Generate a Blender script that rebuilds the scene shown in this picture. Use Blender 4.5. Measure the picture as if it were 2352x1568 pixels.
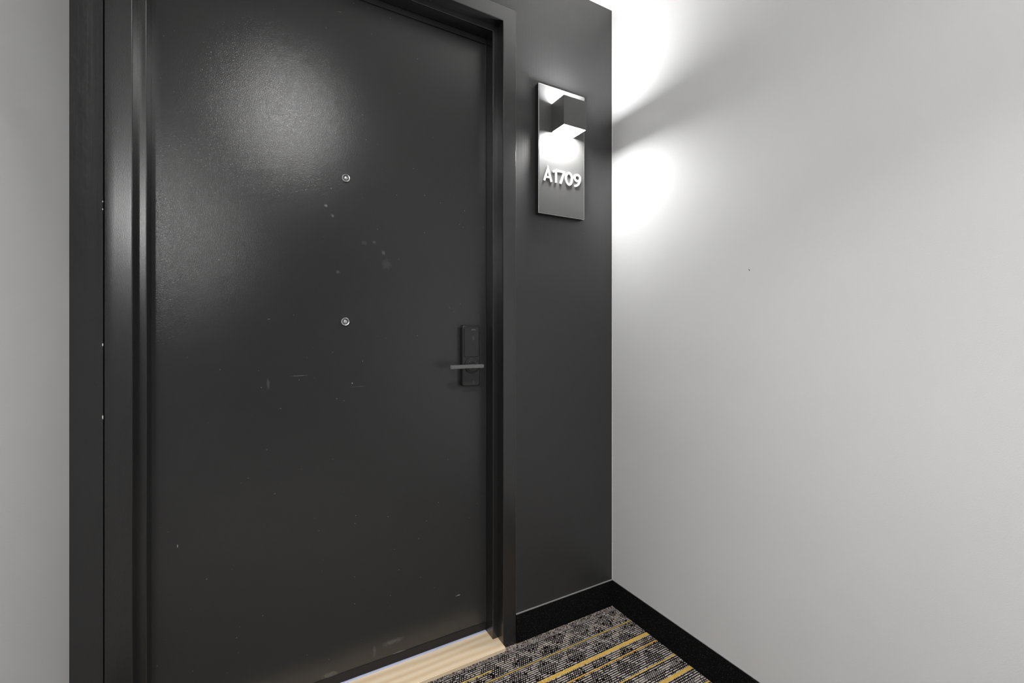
import bpy, bmesh, math, random
import numpy as np
from mathutils import Vector, Matrix

# ------------------------------------------------------------------ camera, world, exposure
for o in list(bpy.data.objects):
    bpy.data.objects.remove(o, do_unlink=True)
scene = bpy.context.scene
COL = scene.collection
CX, CY, CH, YAW, F, V0 = -1.1844, -1.30, 1.0457, 0.518, 1024.1, 764.4
cam_d = bpy.data.cameras.new('camera')
cam = bpy.data.objects.new('camera', cam_d)
COL.objects.link(cam)
cam.location = (CX, CY, CH)
cam.rotation_euler = (math.pi / 2, 0, -YAW)
cam_d.sensor_width = 36
cam_d.lens = 36 * F / 2352
cam_d.shift_y = -(784 - V0) / 2352
cam_d.clip_start = 0.01
scene.camera = cam
w = bpy.data.worlds.new('world')
scene.world = w
w.use_nodes = True
w.node_tree.nodes['Background'].inputs[0].default_value = (1, 1, 1, 1)
w.node_tree.nodes['Background'].inputs[1].default_value = 0.02
vs = scene.view_settings
vs.view_transform = 'Standard'
vs.look = 'None'
vs.gamma = 1
vs.use_curve_mapping = False
vs.exposure = 0.7
BEAM, SPREAD = 8.0, 106   # watts and cone of the downlight's directed beam
LAMP = 132.0          # radiance of the wall lamp diffusers
DOME_L = 185.0        # radiance of the opal wall light
DOWN = 185.0         # radiance of the ceiling downlights

# ------------------------------------------------------------------ measurements (metres)
XL = -1.5357                                   # left wall; right wall is x = 0, door wall is y = 0
XA, XD, ZO = -1.4783, -0.4299, 2.1295          # outer edge of the steel door frame
IN, STEP, REB = 0.0481, 0.0187, 0.056          # flange width, stop, rebate behind the stop
YS, YD = 0.037, 0.0908                         # front of stop, face of door
H, YB = 2.2877, -6.5                           # ceiling, far end of corridor
XS, YL = -1.86, -.50                           # behind the camera the left wall steps back
ZS = 0.0138                                    # top of timber sill
DOME = (XS, -2.55, 1.80)                       # opal wall light behind the camera, mirrored in door and frame
DL = (-1.04, -1.30)                            # downlight above the camera

# ------------------------------------------------------------------ node helpers
class N:
    def __init__(self, name):
        self.m = bpy.data.materials.new(name)
        self.m.use_nodes = True
        self.t = self.m.node_tree
        self.b = self.t.nodes['Principled BSDF']
        self.out = self.t.nodes['Material Output']
    def node(self, typ, **k):
        n = self.t.nodes.new(typ)
        for a, v in k.items():
            setattr(n, a, v)
        return n
    def link(self, a, b):
        self.t.links.new(a, b)
    def put(self, sock, v):
        if hasattr(v, 'is_output') or isinstance(v, bpy.types.NodeSocket):
            self.link(v, sock)
        else:
            sock.default_value = v
    def math(self, op, a, b=0.0, c=0.0, clamp=False):
        n = self.node('ShaderNodeMath', operation=op, use_clamp=clamp)
        self.put(n.inputs[0], a); self.put(n.inputs[1], b)
        if op in ('MULTIPLY_ADD', 'SMOOTH_MIN', 'COMPARE'):
            self.put(n.inputs[2], c)
        return n.outputs[0]
    def pos(self):
        if not hasattr(self, '_p'):
            self._p = self.node('ShaderNodeNewGeometry').outputs['Position']
        return self._p
    def xyz(self, v):
        n = self.node('ShaderNodeSeparateXYZ'); self.link(v, n.inputs[0]); return n.outputs
    def comb(self, x, y, z=0.0):
        n = self.node('ShaderNodeCombineXYZ')
        for i, v in enumerate((x, y, z)):
            self.put(n.inputs[i], v)
        return n.outputs[0]
    def scale(self, v, s):
        n = self.node('ShaderNodeVectorMath', operation='MULTIPLY')
        self.link(v, n.inputs[0]); n.inputs[1].default_value = s
        return n.outputs[0]
    def noise(self, v, scale, detail=2, rough=.5, dist=0):
        n = self.node('ShaderNodeTexNoise')
        self.link(v, n.inputs['Vector']); n.inputs['Scale'].default_value = scale
        n.inputs['Detail'].default_value = detail; n.inputs['Roughness'].default_value = rough
        n.inputs['Distortion'].default_value = dist
        return n.outputs['Fac']
    def remap(self, v, a, b, c, d, smooth=False):
        n = self.node('ShaderNodeMapRange')
        if smooth: n.interpolation_type = 'SMOOTHSTEP'
        self.put(n.inputs[0], v)
        for i, x in enumerate((a, b, c, d)):
            n.inputs[1 + i].default_value = x
        return n.outputs[0]
    def mix(self, f, a, b):
        n = self.node('ShaderNodeMix', data_type='RGBA')
        self.put(n.inputs[0], f)
        self.put(n.inputs[6], (*a, 1) if isinstance(a, tuple) else a)
        self.put(n.inputs[7], (*b, 1) if isinstance(b, tuple) else b)
        return n.outputs[2]
    def bump(self, h, strength, dist, prev=None):
        n = self.node('ShaderNodeBump')
        n.inputs['Strength'].default_value = strength; n.inputs['Distance'].default_value = dist
        self.link(h, n.inputs['Height'])
        if prev is not None: self.link(prev, n.inputs['Normal'])
        return n.outputs[0]
    def set(self, color=None, rough=None, metal=None, normal=None, spec=None, coat=None):
        b = self.b
        if color is not None: self.put(b.inputs['Base Color'], (*color, 1) if isinstance(color, tuple) else color)
        if rough is not None: self.put(b.inputs['Roughness'], rough)
        if metal is not None: self.put(b.inputs['Metallic'], metal)
        if normal is not None: self.link(normal, b.inputs['Normal'])
        if spec is not None: self.put(b.inputs['Specular IOR Level'], spec)
        return self.m

def wall_paint(name, col, rough=.6, amt=.25):
    n = N(name)
    p = n.pos()
    big = n.noise(p, 2.0, 3)
    c = n.mix(n.remap(big, .3, .7, 0, 1), tuple(x * .97 for x in col), tuple(min(1, x * 1.03) for x in col))
    nb = n.bump(n.noise(p, 420, 2), amt, .0006)
    nb = n.bump(n.noise(p, 6, 2), .06, .004, nb)
    return n.set(c, rough, normal=nb)

def black_wall():
    n = N('black_wall_paint')
    p = n.pos()
    x, y, z = n.xyz(p)
    brush = n.noise(n.scale(p, (150, 150, 3.0)), 1, 3)
    lumps = n.noise(n.scale(p, (30, 30, 20)), 1, 2, .5, 0)
    left = n.remap(x, -1.49, -1.515, 0.0, 1.0, True)             # filler ridge beside the corner
    edge = n.math('MULTIPLY', lumps, left)
    nb = n.bump(n.noise(p, 380, 2), .18, .0006)
    nb = n.bump(brush, .30, .0012, nb)
    nb = n.bump(edge, .5, .004, nb)
    sp = n.remap(n.noise(p, 120, 0), .875, .89, 0, .4)
    c = n.mix(sp, (.030, .030, .0305), (.16, .16, .16))
    return n.set(c, n.remap(lumps, .2, .8, .40, .50), normal=nb, spec=.55)

# marks on the door: x, z, half width, half height, strength
MARKS = []
def door_paint():
    n = N('black_door_paint')
    p = n.pos()
    x, y, z = n.xyz(p)
    grain = n.noise(p, 560, 1, .6)
    nb = n.bump(grain, .23, .0014)
    nb = n.bump(n.noise(p, 9, 2), .10, .004, nb)
    smear = n.remap(n.noise(n.scale(p, (4, 1, 3)), 1, 3, .6, .5), .45, .8, 0, 1, True)
    mask = None
    wob = n.noise(p, 120, 3)
    for (mx, mz, hw, hh, s) in MARKS:
        dx = n.math('DIVIDE', n.math('SUBTRACT', x, mx), hw)
        dz = n.math('DIVIDE', n.math('SUBTRACT', z, mz), hh)
        d = n.math('SQRT', n.math('ADD', n.math('MULTIPLY', dx, dx), n.math('MULTIPLY', dz, dz)))
        d = n.math('ADD', d, n.remap(wob, 0, 1, -.6, .6))
        v = n.math('MULTIPLY', n.remap(d, 1.0, .3, 0, 1, True), s)
        mask = v if mask is None else n.math('MAXIMUM', mask, v)
    speck = n.remap(n.noise(p, 150, 0), .885, .90, 0, .2)
    mask = n.math('MAXIMUM', mask, speck)
    c = n.mix(n.math('MULTIPLY', smear, .10), (.032, .0326, .0336), (.05, .049, .047))
    c = n.mix(mask, c, (.42, .42, .41))
    r = n.math('ADD', n.remap(smear, 0, 1, .185, .195), n.math('MULTIPLY', mask, .2))
    return n.set(c, r, normal=nb, spec=.54)

def plain(name, col, rough=.5, metal=0, spec=.5, grain=0, gscale=500):
    n = N(name)
    v = n.noise(n.pos(), gscale, 2)
    c = n.mix(n.remap(v, .3, .7, 0, 1), tuple(x * .93 for x in col), tuple(min(1, x * 1.07) for x in col))
    nb = n.bump(v, grain, .0008) if grain else None
    return n.set(c, rough, metal, nb, spec)

def emitter(name, col, strength):
    n = N(name)
    e = n.node('ShaderNodeEmission')
    e.inputs[0].default_value = (*col, 1); e.inputs[1].default_value = strength
    n.link(e.outputs[0], n.out.inputs[0])
    return n.m

PITCH = 0.0037
def carpet():
    n = N('striped_loop_carpet')
    x, y, z = n.xyz(n.pos())
    ix = n.math('FLOOR', n.math('DIVIDE', x, PITCH))
    iy = n.math('FLOOR', n.math('DIVIDE', y, PITCH))
    qx = n.math('MULTIPLY', ix, PITCH); qy = n.math('MULTIPLY', iy, PITCH)
    wn = n.node('ShaderNodeTexWhiteNoise', noise_dimensions='2D')
    n.link(n.comb(ix, iy), wn.inputs['Vector']); rnd = wn.outputs['Value']
    wr = n.node('ShaderNodeTexWhiteNoise', noise_dimensions='1D')
    n.link(iy, wr.inputs['W']); rrow = wr.outputs['Value']
    # diagonal lattice of light bands
    wobv = n.noise(n.comb(qx, qy), 9, 1)
    wob = n.remap(wobv, 0, 1, -.22, .22)
    def band(sx, sy, off):
        t = n.math('ADD', n.math('ADD', n.math('MULTIPLY', qx, sx), n.math('MULTIPLY', qy, sy)), off)
        t = n.math('ADD', t, wob)
        f = n.math('FRACT', t)
        return n.remap(n.math('ABSOLUTE', n.math('SUBTRACT', f, .5)), .35, .42, 0, 1)
    b = n.math('MAXIMUM', band(10.5, 9.6, .1), band(-8.8, 8.6, .25))
    odd = n.math('ABSOLUTE', n.math('MODULO', iy, 2.0))
    half = n.math('FLOOR', n.math('MULTIPLY', iy, .5))
    chk = n.math('GREATER_THAN', n.math('ABSOLUTE', n.math('MODULO', n.math('ADD', ix, half), 2.0)), .5)
    inband = n.math('LESS_THAN', rnd, n.math('MULTIPLY_ADD', b, .86, .08))
    cell = n.math('MAXIMUM', inband, n.math('MULTIPLY', chk, n.math('GREATER_THAN', rnd, .16)))
    cell = n.math('MULTIPLY', cell, n.math('GREATER_THAN', odd, .5))
    shade = n.math('MULTIPLY_ADD', n.math('FRACT', n.math('MULTIPLY', rnd, 37.3)), .5, .62)
    dark = n.mix(n.remap(rrow, .72, .98, 0, 1), (.008, .0065, .006), (.13, .115, .115))
    cream = n.mix(n.remap(rrow, 0, 1, 0, 1), (.74, .64, .57), (.60, .55, .54))
    cm = n.node('ShaderNodeVectorMath', operation='SCALE')
    n.link(cream, cm.inputs[0]); n.link(shade, cm.inputs[3])
    col = n.mix(cell, dark, cm.outputs[0])
    # edge heather rows by the door wall
    heath = n.math('MULTIPLY', n.math('GREATER_THAN', y, -.034), n.math('LESS_THAN', rnd, .62))
    col = n.mix(heath, col, n.mix(rrow, (.30, .25, .21), (.20, .18, .18)))
    # coloured stripes: y centre, half width, colour, x start of gap
    stripes = [(-.1055, .0022, (.72, .52, .12)), (-.186, .0064, (.78, .52, .14)), (-.2265, .0021, (.78, .44, .08)),
               (-.304, .0021, (.74, .50, .11)), (-.366, .0064, (.76, .50, .13)), (-.43, .0021, (.74, .50, .11)),
               (-.520, .0064, (.78, .52, .14)), (-.575, .0021, (.72, .50, .12)), (-.66, .0064, (.76, .50, .13)),
               (-.74, .0021, (.78, .44, .08))]
    yy = n.math('ADD', y, n.math('MULTIPLY_ADD', n.noise(n.comb(x, 0.0), 5, 1), .0014, -.0007))
    for sy, hw, sc in stripes:
        m = n.math('LESS_THAN', n.math('ABSOLUTE', n.math('SUBTRACT', yy, sy)), hw)
        col = n.mix(m, col, n.mix(n.math('MULTIPLY', rnd, .45), sc, tuple(v * .55 for v in sc)))
    m = n.math('LESS_THAN', n.math('ABSOLUTE', n.math('SUBTRACT', yy, -.071)), .0021)
    m = n.math('MULTIPLY', m, n.math('LESS_THAN', x, -.555))
    col = n.mix(m, col, (.70, .52, .13))
    # relief of the loop rows (beyond the built pile)
    sx = n.math('SINE', n.math('MULTIPLY', x, 2 * math.pi / PITCH))
    sy_ = n.math('SINE', n.math('MULTIPLY', y, 2 * math.pi / PITCH))
    nb = n.bump(n.math('ADD', sx, sy_), .4, .0008)
    return n.set(col, .95, normal=nb, spec=.15)

def skirting_carpet():
    n = N('black_carpet_skirting')
    p = n.pos()
    vo = n.node('ShaderNodeTexVoronoi'); n.link(p, vo.inputs['Vector']); vo.inputs['Scale'].default_value = 330
    h = n.remap(vo.outputs['Distance'], 0, .7, 1, 0)
    wn = n.node('ShaderNodeTexWhiteNoise', noise_dimensions='3D'); n.link(vo.outputs['Color'], wn.inputs['Vector'])
    tip = n.math('MULTIPLY', n.math('GREATER_THAN', wn.outputs['Value'], .72), n.math('GREATER_THAN', h, .62))
    c = n.mix(tip, (.0045, .0044, .0046), (.075, .075, .077))
    return n.set(c, .9, normal=n.bump(h, .7, .003), spec=.12)

def pale_timber():
    n = N('pale_timber')
    p = n.pos()
    wv = n.node('ShaderNodeTexWave', wave_type='BANDS', bands_direction='Y')
    n.link(n.scale(p, (3.2, 12, 12)), wv.inputs['Vector'])
    wv.inputs['Scale'].default_value = .7; wv.inputs['Distortion'].default_value = 9
    wv.inputs['Detail'].default_value = 2; wv.inputs['Detail Scale'].default_value = .55
    fine = n.noise(n.scale(p, (6, 160, 160)), 1, 2)
    g = n.math('MULTIPLY_ADD', wv.outputs['Fac'], .7, n.math('MULTIPLY', fine, .3))
    c = n.mix(n.remap(g, .1, .9, 0, 1), (.78, .59, .37), (.92, .76, .56))
    return n.set(c, .5, normal=n.bump(g, .06, .001))

# ------------------------------------------------------------------ mesh helpers
def finish(name, bm, mat, parent=None, smooth=False, angle=35, weighted=True):
    me = bpy.data.meshes.new(name)
    bmesh.ops.recalc_face_normals(bm, faces=bm.faces)
    bm.to_mesh(me); bm.free()
    me.materials.append(mat)
    if smooth:
        for p in me.polygons: p.use_smooth = True
        me.set_sharp_from_angle(angle=math.radians(angle))
    o = bpy.data.objects.new(name, me)
    COL.objects.link(o)
    if parent: 
        o.parent = parent
    if smooth and weighted:                     # keep the large flat faces optically flat
        md = o.modifiers.new('weighted_normal', 'WEIGHTED_NORMAL')
        md.weight = 100; md.keep_sharp = True
    return o

def add_box(bm, lo, hi, bevel=0, seg=2):
    vs_ = [bm.verts.new((x, y, z)) for x in (lo[0], hi[0]) for y in (lo[1], hi[1]) for z in (lo[2], hi[2])]
    fs = [bm.faces.new([vs_[i] for i in f]) for f in
          ((0, 1, 3, 2), (4, 6, 7, 5), (0, 4, 5, 1), (2, 3, 7, 6), (0, 2, 6, 4), (1, 5, 7, 3))]
    if bevel:
        es = set(e for f in fs for e in f.edges)
        bmesh.ops.bevel(bm, geom=list(es), offset=bevel, segments=seg, affect='EDGES', profile=.5)

def box(name, lo, hi, mat, parent=None, bevel=0, seg=2):
    bm = bmesh.new()
    add_box(bm, lo, hi, bevel, seg)
    return finish(name, bm, mat, parent, smooth=bevel > 0)

def prism(bm, pts, axis, a, b):
    """extrude polygon pts along axis ('x','y','z') from a to b"""
    def mk(p, t):
        return {'x': (t, p[0], p[1]), 'y': (p[0], t, p[1]), 'z': (p[0], p[1], t)}[axis]
    A = [bm.verts.new(mk(p, a)) for p in pts]; B = [bm.verts.new(mk(p, b)) for p in pts]
    bm.faces.new(A); bm.faces.new(B[::-1])
    n = len(pts)
    for i in range(n):
        bm.faces.new((A[i], A[(i + 1) % n], B[(i + 1) % n], B[i]))

def rrect(x0, z0, x1, z1, r, seg=6):
    pts = []
    for cx, cz, a0 in ((x1 - r, z1 - r, 0), (x0 + r, z1 - r, 90), (x0 + r, z0 + r, 180), (x1 - r, z0 + r, 270)):
        for i in range(seg + 1):
            a = math.radians(a0 + 90 * i / seg)
            pts.append((cx + r * math.cos(a), cz + r * math.sin(a)))
    return pts

def slab(name, dims, y_back, y_front, mat, parent=None, bevel=.001, seg=4):
    """rounded plate standing in the xz plane (x0, z0, x1, z1, radius), front edge softened"""
    x0, z0, x1, z1, r = dims
    bm = bmesh.new()
    rings = [(0, y_back)]
    for i in range(seg + 1):
        a = math.pi / 2 * i / seg
        rings.append((bevel * (1 - math.cos(a)), y_front + bevel * (1 - math.sin(a))))
    if not bevel: rings = [(0, y_back), (0, y_front)]
    R_ = [[bm.verts.new((px, y, pz)) for px, pz in rrect(x0 + d, z0 + d, x1 - d, z1 - d, max(r - d, .0003))] for d, y in rings]
    for A, B in zip(R_, R_[1:]):
        for i in range(len(A)):
            k = (i + 1) % len(A)
            bm.faces.new((A[i], A[k], B[k], B[i]))
    bm.faces.new(R_[0]); bm.faces.new(R_[-1])
    return finish(name, bm, mat, parent, smooth=True, angle=40)

def lathe(name, prof, centre, mat, parent=None, axis='y', n=32):
    """prof: (radius, height) list, turned about -y (towards the corridor) or -z (down)"""
    bm = bmesh.new()
    rings = []
    for r, h in prof:
        ring = []
        for i in range(n if r > 1e-6 else 1):
            a = 2 * math.pi * i / n
            u, v = r * math.cos(a), r * math.sin(a)
            co = (centre[0] + u, centre[1] - h, centre[2] + v) if axis == 'y' else (centre[0] + u, centre[1] + v, centre[2] - h)
            ring.append(bm.verts.new(co))
        rings.append(ring)
    for A, B in zip(rings, rings[1:]):
        m = max(len(A), len(B))
        for i in range(m):
            j = (i + 1) % m
            q = [A[i % len(A)], A[j % len(A)], B[j % len(B)], B[i % len(B)]]
            q2 = []
            for v in q:
                if v not in q2: q2.append(v)
            bm.faces.new(q2)
    return finish(name, bm, mat, parent, smooth=True, angle=30, weighted=False)

def empty(name, label, cat, kind=None, group=None, loc=(0, 0, 0)):
    o = bpy.data.objects.new(name, None)
    COL.objects.link(o)
    o.empty_display_size = .05
    o.location = loc
    return tag(o, label, cat, kind, group)

def tag(o, label, cat, kind=None, group=None):
    if label: o['label'] = label
    if cat: o['category'] = cat
    if kind: o['kind'] = kind
    if group: o['group'] = group
    return o

def S(o, label, cat): return tag(o, label, cat, 'structure')

# ------------------------------------------------------------------ materials
M_GREY = wall_paint('grey_wall_paint', (.64, .643, .648))
M_WHITE = wall_paint('white_ceiling_paint', (.86, .86, .85), .7, .15)
M_BLACK = black_wall()
def frame_mat():
    n = N('black_frame_enamel')
    p = n.pos()
    nb = n.bump(n.noise(p, 480, 2, .6), .14, .0011)
    nb = n.bump(n.noise(n.scale(p, (60, 60, 4)), 1, 2), .08, .0015, nb)
    return n.set((.0150, .0150, .0156), .25, normal=nb, spec=.9)
M_FRAME = frame_mat()
M_CAULK = plain('pale_grey_caulk', (.27, .27, .27), .6, grain=.2)
M_WCAULK = plain('white_caulk', (.80, .80, .79), .6)
M_SKIRT = skirting_carpet()
M_CARPET = carpet()
M_TIMBER = pale_timber()
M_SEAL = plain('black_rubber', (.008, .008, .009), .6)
M_STRIP = plain('pale_blue_plastic', (.62, .66, .86), .35)
M_CHROME = plain('brushed_nickel', (.78, .78, .78), .24, 1)
M_LENS = plain('viewer_glass', (.10, .10, .11), .12, 0, .8)
M_LENSC = plain('viewer_core', (.72, .72, .72), .25, .6)
M_LOCK = plain('lock_black_metal', (.016, .016, .0165), .36, 0, .6, .1, 900)
M_TOUCH = plain('lock_glossy_panel', (.010, .010, .0105), .20, 0, .6)
M_PRINT = plain('lock_grey_print', (.11, .11, .105), .5)
M_LEVER = plain('lever_black_metal', (.17, .17, .17), .32, .4, .6)
M_PLATE = plain('charcoal_metal', (.080, .0795, .0785), .42, .0, .6, .1, 900)
M_PLATEB = plain('sign_backing_black', (.010, .010, .010), .5)
M_EDGE = plain('pale_edge', (.42, .42, .42), .4)
M_LETTER = plain('white_acrylic', (.92, .92, .91), .35)
M_PEN = plain('white_chip', (.75, .74, .70), .6)
M_GLOW = emitter('lamp_diffuser', (1, .995, .985), LAMP)
M_DOME = emitter('opal_diffuser', (1, .995, .985), DOME_L)
M_DOWN = emitter('downlight_diffuser', (1, .995, .985), DOWN)

# ------------------------------------------------------------------ setting
T = .14
S(box('floor', (XS - T, YB - T, -.12), (T, T, 0), M_CARPET), 'corridor floor carpeted in dark stripes with gold lines', 'floor')
S(box('ceiling', (XS - T, YB - T, H), (T, T, H + .1), M_WHITE), 'white painted corridor ceiling', 'ceiling')
S(box('wall_right', (0, YB - T, 0), (T, T, H), M_GREY), 'plain grey painted wall beside the number sign', 'wall')
S(box('wall_left', (XL - T, YL, 0), (XL, T, H), M_GREY), 'plain grey painted wall on the hinge side of the door', 'wall')
S(box('wall_left_return', (XS, YL, 0), (XL - T, YL + T, H), M_GREY), 'short grey return behind the hinge side wall', 'wall')
S(box('wall_left_outer', (XS - T, YB - T, 0), (XS, YL + T, H), M_GREY), 'grey wall that carries the opal dome light', 'wall')
S(box('wall_front', (XS, YB - T, 0), (0, YB, H), M_GREY), 'grey wall closing the far end of the corridor', 'wall')
# black end wall: three slabs around the frame, with a hairline gap to the frame on the hinge side
bm = bmesh.new()
GAP = .0028
prism(bm, [(XL, 0), (XA - GAP, 0), (XA - GAP, ZO + .001), (XD + .0004, ZO + .001), (XD + .0004, 0), (0, 0), (0, H), (XL, H)], 'y', 0, T)
S(finish('wall_back', bm, M_BLACK), 'black painted end wall around the apartment door', 'wall')

# pressed steel frame, one mitred sweep
def corner(o_, y_, r_, a0, a1, k=4):
    # rounded fold: centre (o_, y_), from angle a0 to a1
    return [(o_ + r_ * math.cos(math.radians(a0 + (a1 - a0) * i / k)), y_ + r_ * math.sin(math.radians(a0 + (a1 - a0) * i / k))) for i in range(k + 1)]
RF = .0020
prof = ([(0, T)] + corner(.001, -.001, .001, 180, 270, 2) + corner(IN - RF, -.002 + RF, RF, 270, 360) + [(IN, YS)]
        + corner(IN + STEP - RF, YS + RF, RF, 270, 360) + [(IN + STEP, YD - .0016), (REB, YD - .0016), (REB, T)])
bm = bmesh.new()
rows = []
for o_, y_ in prof:
    rows.append([bm.verts.new(c) for c in ((XA + o_, y_, 0), (XA + o_, y_, ZO - o_), (XD - o_, y_, ZO - o_), (XD - o_, y_, 0))])
for A, B in zip(rows, rows[1:] + rows[:1]):
    for i in range(3):
        bm.faces.new((A[i], A[i + 1], B[i + 1], B[i]))
S(finish('trim_1', bm, M_FRAME, smooth=True, angle=40), 'black enamelled steel door frame with double rebate', 'door frame')

# timber sill, notched round the stops
bm = bmesh.new()
xi0, xi1 = XA + IN, XD - IN
so = STEP
pts = [(xi0, -.018), (xi1, -.018), (xi1, YS), (xi1 - so, YS), (xi1 - so, T), (xi0 + so, T), (xi0 + so, YS), (xi0, YS)]
prism(bm, pts, 'z', .0002, ZS)
es = [e for e in bm.edges if all(abs(v.co.y + .018) < 1e-6 and v.co.z > .01 for v in e.verts)]
bmesh.ops.bevel(bm, geom=es, offset=.002, segments=2, affect='EDGES')
S(finish('trim_2', bm, M_TIMBER), 'pale timber door sill under the black door', 'door sill')

# carpet skirting with caulk bead on top
HB, TB = .097, .005
def skirting(name, lo, hi, clo, chi, label):
    o = S(box(name, lo, hi, M_SKIRT, bevel=.0012), label, 'skirting')
    box('caulk_bead', clo, chi, M_CAULK, o, bevel=.0008)
    return o
skirting('baseboard_back', (XD + .0006, -TB, .0004), (-.0004, -.0004, HB), (XD + .0006, -TB + .0005, HB), (-.0004, -.0004, HB + .0035),
         'black carpet skirting below the number sign')
skirting('baseboard_right', (-TB, YB, .0004), (-.0004, -TB - .0004, HB), (-.0022, YB, HB), (-.0004, -TB - .0004, HB + .0016),
         'black carpet skirting along the grey wall')
skirting('baseboard_left', (XL + .0004, YL, .0004), (XL + TB, -TB - .0004, HB), (XL + .0004, YL, HB), (XL + .0022, -TB - .0004, HB + .0016),
         'black carpet skirting on the hinge side wall')
skirting('baseboard_left_return', (XS + TB + .0004, YL - TB, .0004), (XL, YL - .0004, HB), (XS + TB + .0004, YL - .0022, HB), (XL, YL - .0004, HB + .0016),
         'black carpet skirting on the short return behind the hinge side wall')
skirting('baseboard_left_outer', (XS + .0004, YB, .0004), (XS + TB, YL - .0004, HB), (XS + .0004, YB, HB), (XS + .0022, YL - .0004, HB + .0016),
         'black carpet skirting under the opal dome light')
box_ = box('trim_3', (-.0018, -.0018, HB + .004), (-.0003, -.0003, H - .001), M_WCAULK)
S(box_, 'thin white caulk line in the corner beside the number sign', 'caulk')
box_ = box('trim_4', (XL + .001, -.0042, H - .0042), (-.002, -.0004, H - .0004), M_WCAULK, bevel=.001)
S(box_, 'thin white caulk line where black wall meets ceiling', 'caulk')
box_ = box('trim_5', (XD + .0003, -.0016, HB + .004), (XD + .0022, -.0002, ZO), plain('black_caulk', (.05, .05, .05), .4), bevel=.0004)
S(box_, 'thin black caulk line along the latch side of the door frame', 'caulk')

# built loop pile of the carpet near the door, coloured by the carpet material
def pile():
    nx0, nx1 = math.ceil((XL + TB) / PITCH), math.floor(-TB / PITCH)
    ny0, ny1 = math.ceil(-1.15 / PITCH), math.floor((-TB) / PITCH)
    ix, iy = np.meshgrid(np.arange(nx0, nx1), np.arange(ny0, ny1), indexing='ij')
    ix = ix.ravel(); iy = iy.ravel()
    x0 = ix * PITCH; y0 = iy * PITCH
    # keep clear of sill and frame foot
    keep = ~((y0 + PITCH > -.0185) & (x0 < xi1 + .0005) & (x0 + PITCH > xi0 - .0005)) & ~((y0 + PITCH > -.0024) & (x0 < XD) & (x0 > XA - .005))
    x0 = x0[keep]; y0 = y0[keep]
    n = len(x0)
    rng = np.random.default_rng(3)
    h = .0026 + rng.uniform(-.0006, .0008, n)
    jx = rng.uniform(-.0006, .0006, n); jy = rng.uniform(-.0004, .0004, n)
    e = .0001
    v = np.zeros((n, 9, 3))
    lo = [(e, e), (PITCH - e, e), (PITCH - e, PITCH - e), (e, PITCH - e)]
    for k, (a, b) in enumerate(lo):
        v[:, k] = np.stack([x0 + a, y0 + b, np.full(n, .0002)], 1)
    for k, (a, b) in enumerate(lo):
        ca, cb = PITCH / 2 + (a - PITCH / 2) * .78, PITCH / 2 + (b - PITCH / 2) * .74
        v[:, 4 + k] = np.stack([x0 + ca + jx * .5, y0 + cb + jy * .5, h * .68], 1)
    v[:, 8] = np.stack([x0 + PITCH / 2 + jx, y0 + PITCH / 2 + jy, h], 1)
    q = np.array([(0, 1, 5, 4), (1, 2, 6, 5), (2, 3, 7, 6), (3, 0, 4, 7)])
    t = np.array([(4, 5, 8), (5, 6, 8), (6, 7, 8), (7, 4, 8)])
    base = np.arange(n)[:, None, None] * 9
    Q = (q[None] + base).reshape(-1, 4); Tt = (t[None] + base).reshape(-1, 3)
    me = bpy.data.meshes.new('carpet_pile')
    me.vertices.add(n * 9); me.vertices.foreach_set('co', v.reshape(-1))
    loops = np.concatenate([Q.ravel(), Tt.ravel()])
    starts = np.concatenate([np.arange(len(Q)) * 4, len(Q) * 4 + np.arange(len(Tt)) * 3])
    me.loops.add(len(loops)); me.loops.foreach_set('vertex_index', loops.astype(np.int32))
    me.polygons.add(len(starts)); me.polygons.foreach_set('loop_start', starts.astype(np.int32))
    me.update(calc_edges=True)
    me.polygons.foreach_set('use_smooth', np.ones(len(starts), dtype=bool))
    me.validate()
    me.materials.append(M_CARPET)
    o = bpy.data.objects.new('carpet_pile', me)
    COL.objects.link(o)
    tag(o, 'loop pile of the striped dark carpet with cream flecks and gold lines', 'carpet', 'stuff')
pile()

# ------------------------------------------------------------------ door
door = S(empty('door_1', None, None), 'black painted apartment door with keypad lock and two viewers', 'door')
MARKS += [(-1.013, 1.415, .0056, .0056, .34), (-.995, 1.388, .0056, .0056, .22), (-.905, 1.318, .010, .008, .05),
          (-.876, 1.322, .007, .006, .10), (-.848, 1.292, .007, .009, .14), (-.838, 1.258, .018, .020, .05),
          (-1.082, .925, .026, .0016, .22), (-.940, .896, .0022, .0022, .75), (-.92, .885, .03, .0012, .10),
          (-1.160, .905, .005, .020, .10), (-1.360, .51, .0016, .005, .8), (-.600, .165, .010, .0022, .8),
          (-.820, .085, .040, .010, .11), (-.875, .075, .006, .022, .08), (-1.13, .065, .02, .006, .3),
          (-.80, .045, .03, .004, .25), (-.98, 1.225, .008, .006, .12), (-1.00, .05, .03, .012, .12)]
M_DOOR = door_paint()
lx0, lx1 = XA + REB + .002, XD - REB - .002
ox0, ox1 = XA + IN + STEP, XD - IN - STEP
box('door_leaf', (lx0, YD, ZS + .006), (lx1, YD + .040, ZO - REB - .002), M_DOOR, door, bevel=.001)
box('head_shade_strip', (ox0 + .001, YD - .006, 2.0445), (ox1 - .001, YD, ZO - IN - STEP - .0006), M_SEAL, door, bevel=.001)  # black strip standing in for the frame head's shadow on the door
box('bottom_seal', (ox0 + .002, YD - .002, ZS + .0036), (ox1 - .002, YD, ZS + .030), M_SEAL, door, bevel=.0008)
box('threshold_strip', (ox0 + .002, YD - .008, ZS + .0002), (ox1 - .002, YD - .0002, ZS + .0030), M_STRIP, door, bevel=.0006)
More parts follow.
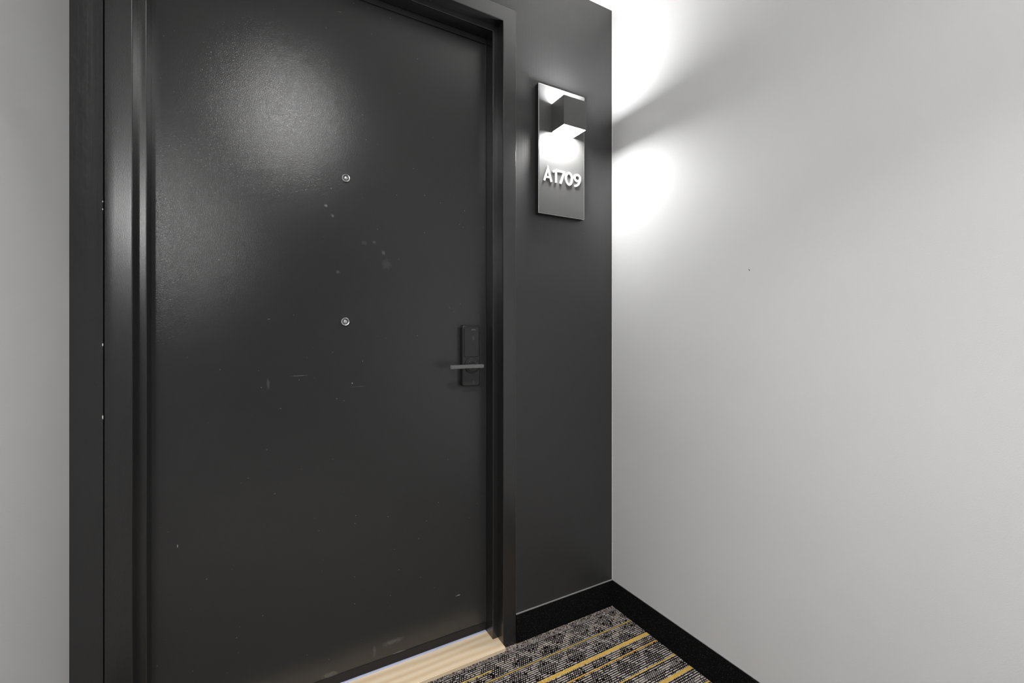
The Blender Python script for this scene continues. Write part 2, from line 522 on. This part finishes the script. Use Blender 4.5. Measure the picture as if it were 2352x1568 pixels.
box('edge_seal', (ox1 - .0024, YD - .003, ZS + .03), (ox1 - .0004, YD, 2.044), plain('grey_seal', (.04, .04, .04), .35), door, bevel=.0004)
for x, z, core in ((-.9585, 1.5035, False), (-.9600, 1.0790, True)):
    v = lathe('door_viewer', [(0, .0012), (.0078, .0012), (.0086, .0020), (.0090, .0046), (.0104, .0050), (.0116, .0040), (.0122, .0016), (.0122, 0)],
              (x, YD, z), M_CHROME, door)
    lathe('lens', [(.0082, .0014), (.0068, .0027), (.0040, .0036), (0, .0040)], (x, YD, z), M_LENS, v)
    lathe('lens_core', [(.0046, .0034), (.0036, .0046), (.0016, .0050), (0, .0050)], (x, YD, z), M_LENSC, v)

# keypad lock, a part of the door
LX0, LX1, LZ0, LZ1 = -.594, -.5295, .867, 1.0725
LY = YD - .023
lock = slab('digital_lock', (LX0, LZ0, LX1, LZ1, .010), YD, LY, M_LOCK, door, bevel=.004, seg=4)
slab('touch_panel', (LX0 + .006, .966, LX1 - .006, LZ1 - .006, .007), LY + .0005, LY - .0014, M_TOUCH, lock, bevel=.001)
slab('panel_groove', (LX0 + .0052, .9652, LX1 - .0052, LZ1 - .0052, .0078), LY + .0005, LY - .0003, M_SEAL, lock, bevel=0)
PX = (LX0 + LX1) / 2 + .003
slab('sensor_window', (PX - .004, 1.0545, PX + .012, 1.0585, .0015), LY, LY - .0018, M_PRINT, lock, bevel=.0003)
bm = bmesh.new()
for r in (.0035, .0062, .0090):                            # card reader arcs
    k = 10
    P0 = []
    for i in range(k + 1):
        a = math.radians(-55 + 110 * i / k)
        P0.append((PX - .003 + r * math.cos(a), 1.029 + r * math.sin(a), PX - .003 + (r + .0010) * math.cos(a), 1.029 + (r + .0010) * math.sin(a)))
    for A, B in zip(P0, P0[1:]):
        bm.faces.new([bm.verts.new((q[0], LY - .0016, q[1])) for q in ((A[0], A[1]), (A[2], A[3]), (B[2], B[3]), (B[0], B[1]))])
finish('card_symbol', bm, M_PRINT, lock)
bm = bmesh.new()
add_box(bm, (PX + .0035, LY - .0006, .8745), (PX + .0045, LY, .8880))
add_box(bm, (PX + .0010, LY - .0006, .8780), (PX + .0070, LY, .8790))
add_box(bm, (PX + .0020, LY - .0006, .8835), (PX + .0060, LY, .8845))
finish('key_symbol', bm, M_PRINT, lock)
RX, RZ = -.5600, .937
rose = lathe('rose', [(.0262, 0), (.0262, .0050), (.0246, .0066), (.0218, .0068), (.0212, .0096), (.0196, .0110), (.0110, .0112), (.0100, .0130), (.0092, .030), (0, .030)],
             (RX, LY, RZ), M_LOCK, lock, n=40)
lz0, lz1 = RZ - .0058, RZ + .0058
bm = bmesh.new()
pts = [(-.6560, .0250), (-.6560, .0385), (RX - .012, .0415), (RX + .006, .0415), (RX + .0195, .0350), (RX + .0225, .0250)]
pts = [(a, b - .006) for a, b in pts]
prism(bm, pts, 'z', lz0, lz1)
bmesh.ops.bevel(bm, geom=list(bm.edges), offset=.0014, segments=2, affect='EDGES')
finish('lever', bm, M_LEVER, lock, smooth=True)

# ------------------------------------------------------------------ number sign with built-in wall lamp
def strip(bm, pts, wd, y0, y1, closed=False):
    """flat stroke of width wd along pts (x, z), mitred, from y0 (plate) out to y1"""
    n = len(pts)
    L, Rr = [], []
    for i in range(n):
        p = Vector(pts[i])
        a = Vector(pts[(i - 1) % n]) if closed or i > 0 else None
        b = Vector(pts[(i + 1) % n]) if closed or i < n - 1 else None
        d1 = (p - a).normalized() if a is not None else None
        d2 = (b - p).normalized() if b is not None else None
        if d1 is None: d1 = d2
        if d2 is None: d2 = d1
        n1, n2 = Vector((-d1.y, d1.x)), Vector((-d2.y, d2.x))
        m = (n1 + n2).normalized()
        m *= wd / 2 / max(.35, m.dot(n1))
        L.append(p + m); Rr.append(p - m)
    V = [[bm.verts.new((q.x, y, q.y)) for q in s_] for s_, y in ((L, y0), (Rr, y0), (L, y1), (Rr, y1))]
    for i in range(n if closed else n - 1):
        j = (i + 1) % n
        for A, B in ((0, 1), (1, 3), (3, 2), (2, 0)):
            bm.faces.new((V[A][i], V[A][j], V[B][j], V[B][i]))
    if not closed:
        for i in (0, n - 1):
            bm.faces.new((V[0][i], V[1][i], V[3][i], V[2][i]))

def arc(cx, cz, rx, rz, a0, a1, k):
    return [(cx + rx * math.cos(math.radians(a0 + (a1 - a0) * i / k)), cz + rz * math.sin(math.radians(a0 + (a1 - a0) * i / k))) for i in range(k + 1)]

def glyph(ch, x0, x1, z0, z1, y0, depth, mat, parent, name):
    bm = bmesh.new()
    wd = .0072
    h = wd / 2
    X = lambda t: x0 + t * (x1 - x0)
    Z = lambda t: z0 + t * (z1 - z0)
    y1 = y0 - depth
    if ch == 'A':
        xm = (x0 + x1) / 2
        strip(bm, [(x0 + h, z0), (xm, z1 - .001), (x1 - h, z0)], wd, y0, y1)
        strip(bm, [(X(.24), Z(.30)), (X(.76), Z(.30))], wd * .85, y0, y1 + .0002)
    elif ch == '1':
        strip(bm, [(x0 + .0008, Z(.79)), (x1 - h, z1 - h * .9), (x1 - h, z0)], wd, y0, y1)
    elif ch == '7':
        strip(bm, [(x0, z1 - h), (x1 - h, z1 - h), (X(.66), Z(.50)), (X(.40), z0)], wd, y0, y1)
    elif ch == '0':
        strip(bm, arc((x0 + x1) / 2, (z0 + z1) / 2, (x1 - x0) / 2 - h, (z1 - z0) / 2 - h, 0, 360, 36)[:-1], wd, y0, y1, True)
    elif ch == '9':
        rz = (z1 - z0) * .31
        strip(bm, arc((x0 + x1) / 2, z1 - rz, (x1 - x0) / 2 - h, rz - h, 0, 360, 32)[:-1], wd, y0, y1, True)
        tail = arc(X(.12), z1 - rz, (x1 - x0) * .88 - h, z1 - rz - z0 - h, 0, -88, 12)
        strip(bm, tail, wd, y0, y1 + .0002)
    return finish(name, bm, mat, parent)

def sign_lamp(label, lettering, mat4, group=None):
    root = empty('number_sign_lamp', label, 'wall lamp', group=group)
    px0, px1, pz0, pz1, tp = -.3515, -.1542, 1.4566, 1.9004, .0229
    parts = []
    back = box('back_plate', (px0, -tp + .0035, pz0), (px1, -.0003, pz1), M_PLATEB, root, bevel=.0006)
    edge = box('plate_edge', (px0, -tp + .0012, pz0), (px1, -tp + .0035, pz1), M_EDGE, root)
    face = box('face_plate', (px0 + .0022, -tp, pz0 + .0022), (px1 - .0022, -tp + .0020, pz1 - .0022), M_PLATE, root, bevel=.0005)
    bx0, bx1, bz0, bz1, by = -.2989, -.2033, 1.742, 1.8393, .0958
    wl = .0022
    bm = bmesh.new()                                       # open square tube
    add_box(bm, (bx0, -by, bz0), (bx0 + wl, -tp, bz1))
    add_box(bm, (bx1 - wl, -by, bz0), (bx1, -tp, bz1))
    add_box(bm, (bx0 + wl, -by, bz0), (bx1 - wl, -by + wl, bz1))
    add_box(bm, (bx0 + wl, -tp - wl, bz0), (bx1 - wl, -tp, bz1))
    house = finish('lamp_housing', bm, M_PLATE, root)
    box('lower_diffuser', (bx0 + wl, -by + wl, bz0 + .0008), (bx1 - wl, -tp - wl, bz0 + .006), M_GLOW, house)
    box('upper_diffuser', (bx0 + wl, -by + wl, bz1 - .006), (bx1 - wl, -tp - wl, bz1 - .0008), M_GLOW, house)
    if lettering:
        yb = -tp
        for ch, x0, x1, z0, z1 in (('A', -.3345, -.2975, 1.5690, 1.6150), ('1', -.2955, -.2785, 1.5690, 1.6150), ('7', -.2745, -.2435, 1.5690, 1.6150),
                                   ('0', -.2425, -.2090, 1.5682, 1.6158), ('9', -.2045, -.1725, 1.5682, 1.6158)):
            glyph(ch, x0, x1, z0, z1, yb, .0042, M_LETTER, root, 'letter' if ch == 'A' else 'numeral')
    if mat4 is not None:
        root.matrix_world = mat4
    return root
sign_lamp('charcoal sign plate with cube wall lamp and raised white A1709', True, None)
# ------------------------------------------------------------------ ceiling downlights
for i, (x, y) in enumerate(((DL[0], DL[1]),)):
    r = empty('ceiling_downlight', 'round white downlight in the ceiling before the door', 'ceiling light', loc=(x, y, H))
    lathe('trim_ring', [(.061, .001), (.061, .004), (.065, .0085), (.078, .0085), (.084, .003), (.084, .0005)], (0, 0, 0), M_WCAULK, r, axis='z')
    lathe('downlight_diffuser', [(.0608, .0012), (.0608, .0030), (0, .0030)], (0, 0, 0), M_DOWN, r, axis='z')
    ld = bpy.data.lights.new('downlight_beam', 'AREA')
    ld.shape = 'DISK'; ld.size = .118; ld.energy = BEAM; ld.spread = math.radians(SPREAD); ld.color = (1, .995, .985)
    lo = bpy.data.objects.new('downlight_beam', ld)
    COL.objects.link(lo); lo.parent = r; lo.location = (0, 0, -.0036)
# opal dome wall light on the hinge-side wall
r = empty('dome_wall_light', 'white opal dome wall light on the hinge side wall', 'wall lamp', loc=DOME)
r.rotation_euler = (0, 0, math.pi / 2)
lathe('mounting_ring', [(.072, .0006), (.072, .016), (.066, .022), (.058, .022)], (0, 0, 0), M_WCAULK, r)
lathe('opal_dome', [(.060, .020), (.058, .045), (.046, .068), (.026, .080), (0, .084)], (0, 0, 0), M_DOME, r)

# ------------------------------------------------------------------ paint chips along the frame edge
random.seed(4)
for k, (z, h_) in enumerate(((.10, .018), (.075, .007), (.045, .010), (.03, .006), (1.335, .005), (1.318, .005), (.86, .012), (1.02, .008))):
    bm = bmesh.new()
    n = 5
    x = XA - GAP + .0002
    pts = []
    for i in range(n):
        a = 2 * math.pi * i / n
        pts.append((x - .0004 + .0016 * math.cos(a) * random.uniform(.5, 1), z + h_ / 2 * math.sin(a) * random.uniform(.7, 1)))
    prism(bm, pts, 'y', -.0008, .001)
    o = finish('paint_chip', bm, M_PEN, None)
    o.parent = bpy.data.objects['wall_back']

# small nick in the grey wall
bm = bmesh.new()
prism(bm, [(-.5535, 1.2170), (-.5495, 1.2205), (-.5500, 1.2235), (-.5525, 1.2200)], 'x', -.0004, .0006)
o = finish('nick', bm, M_PLATEB, bpy.data.objects['wall_right'])
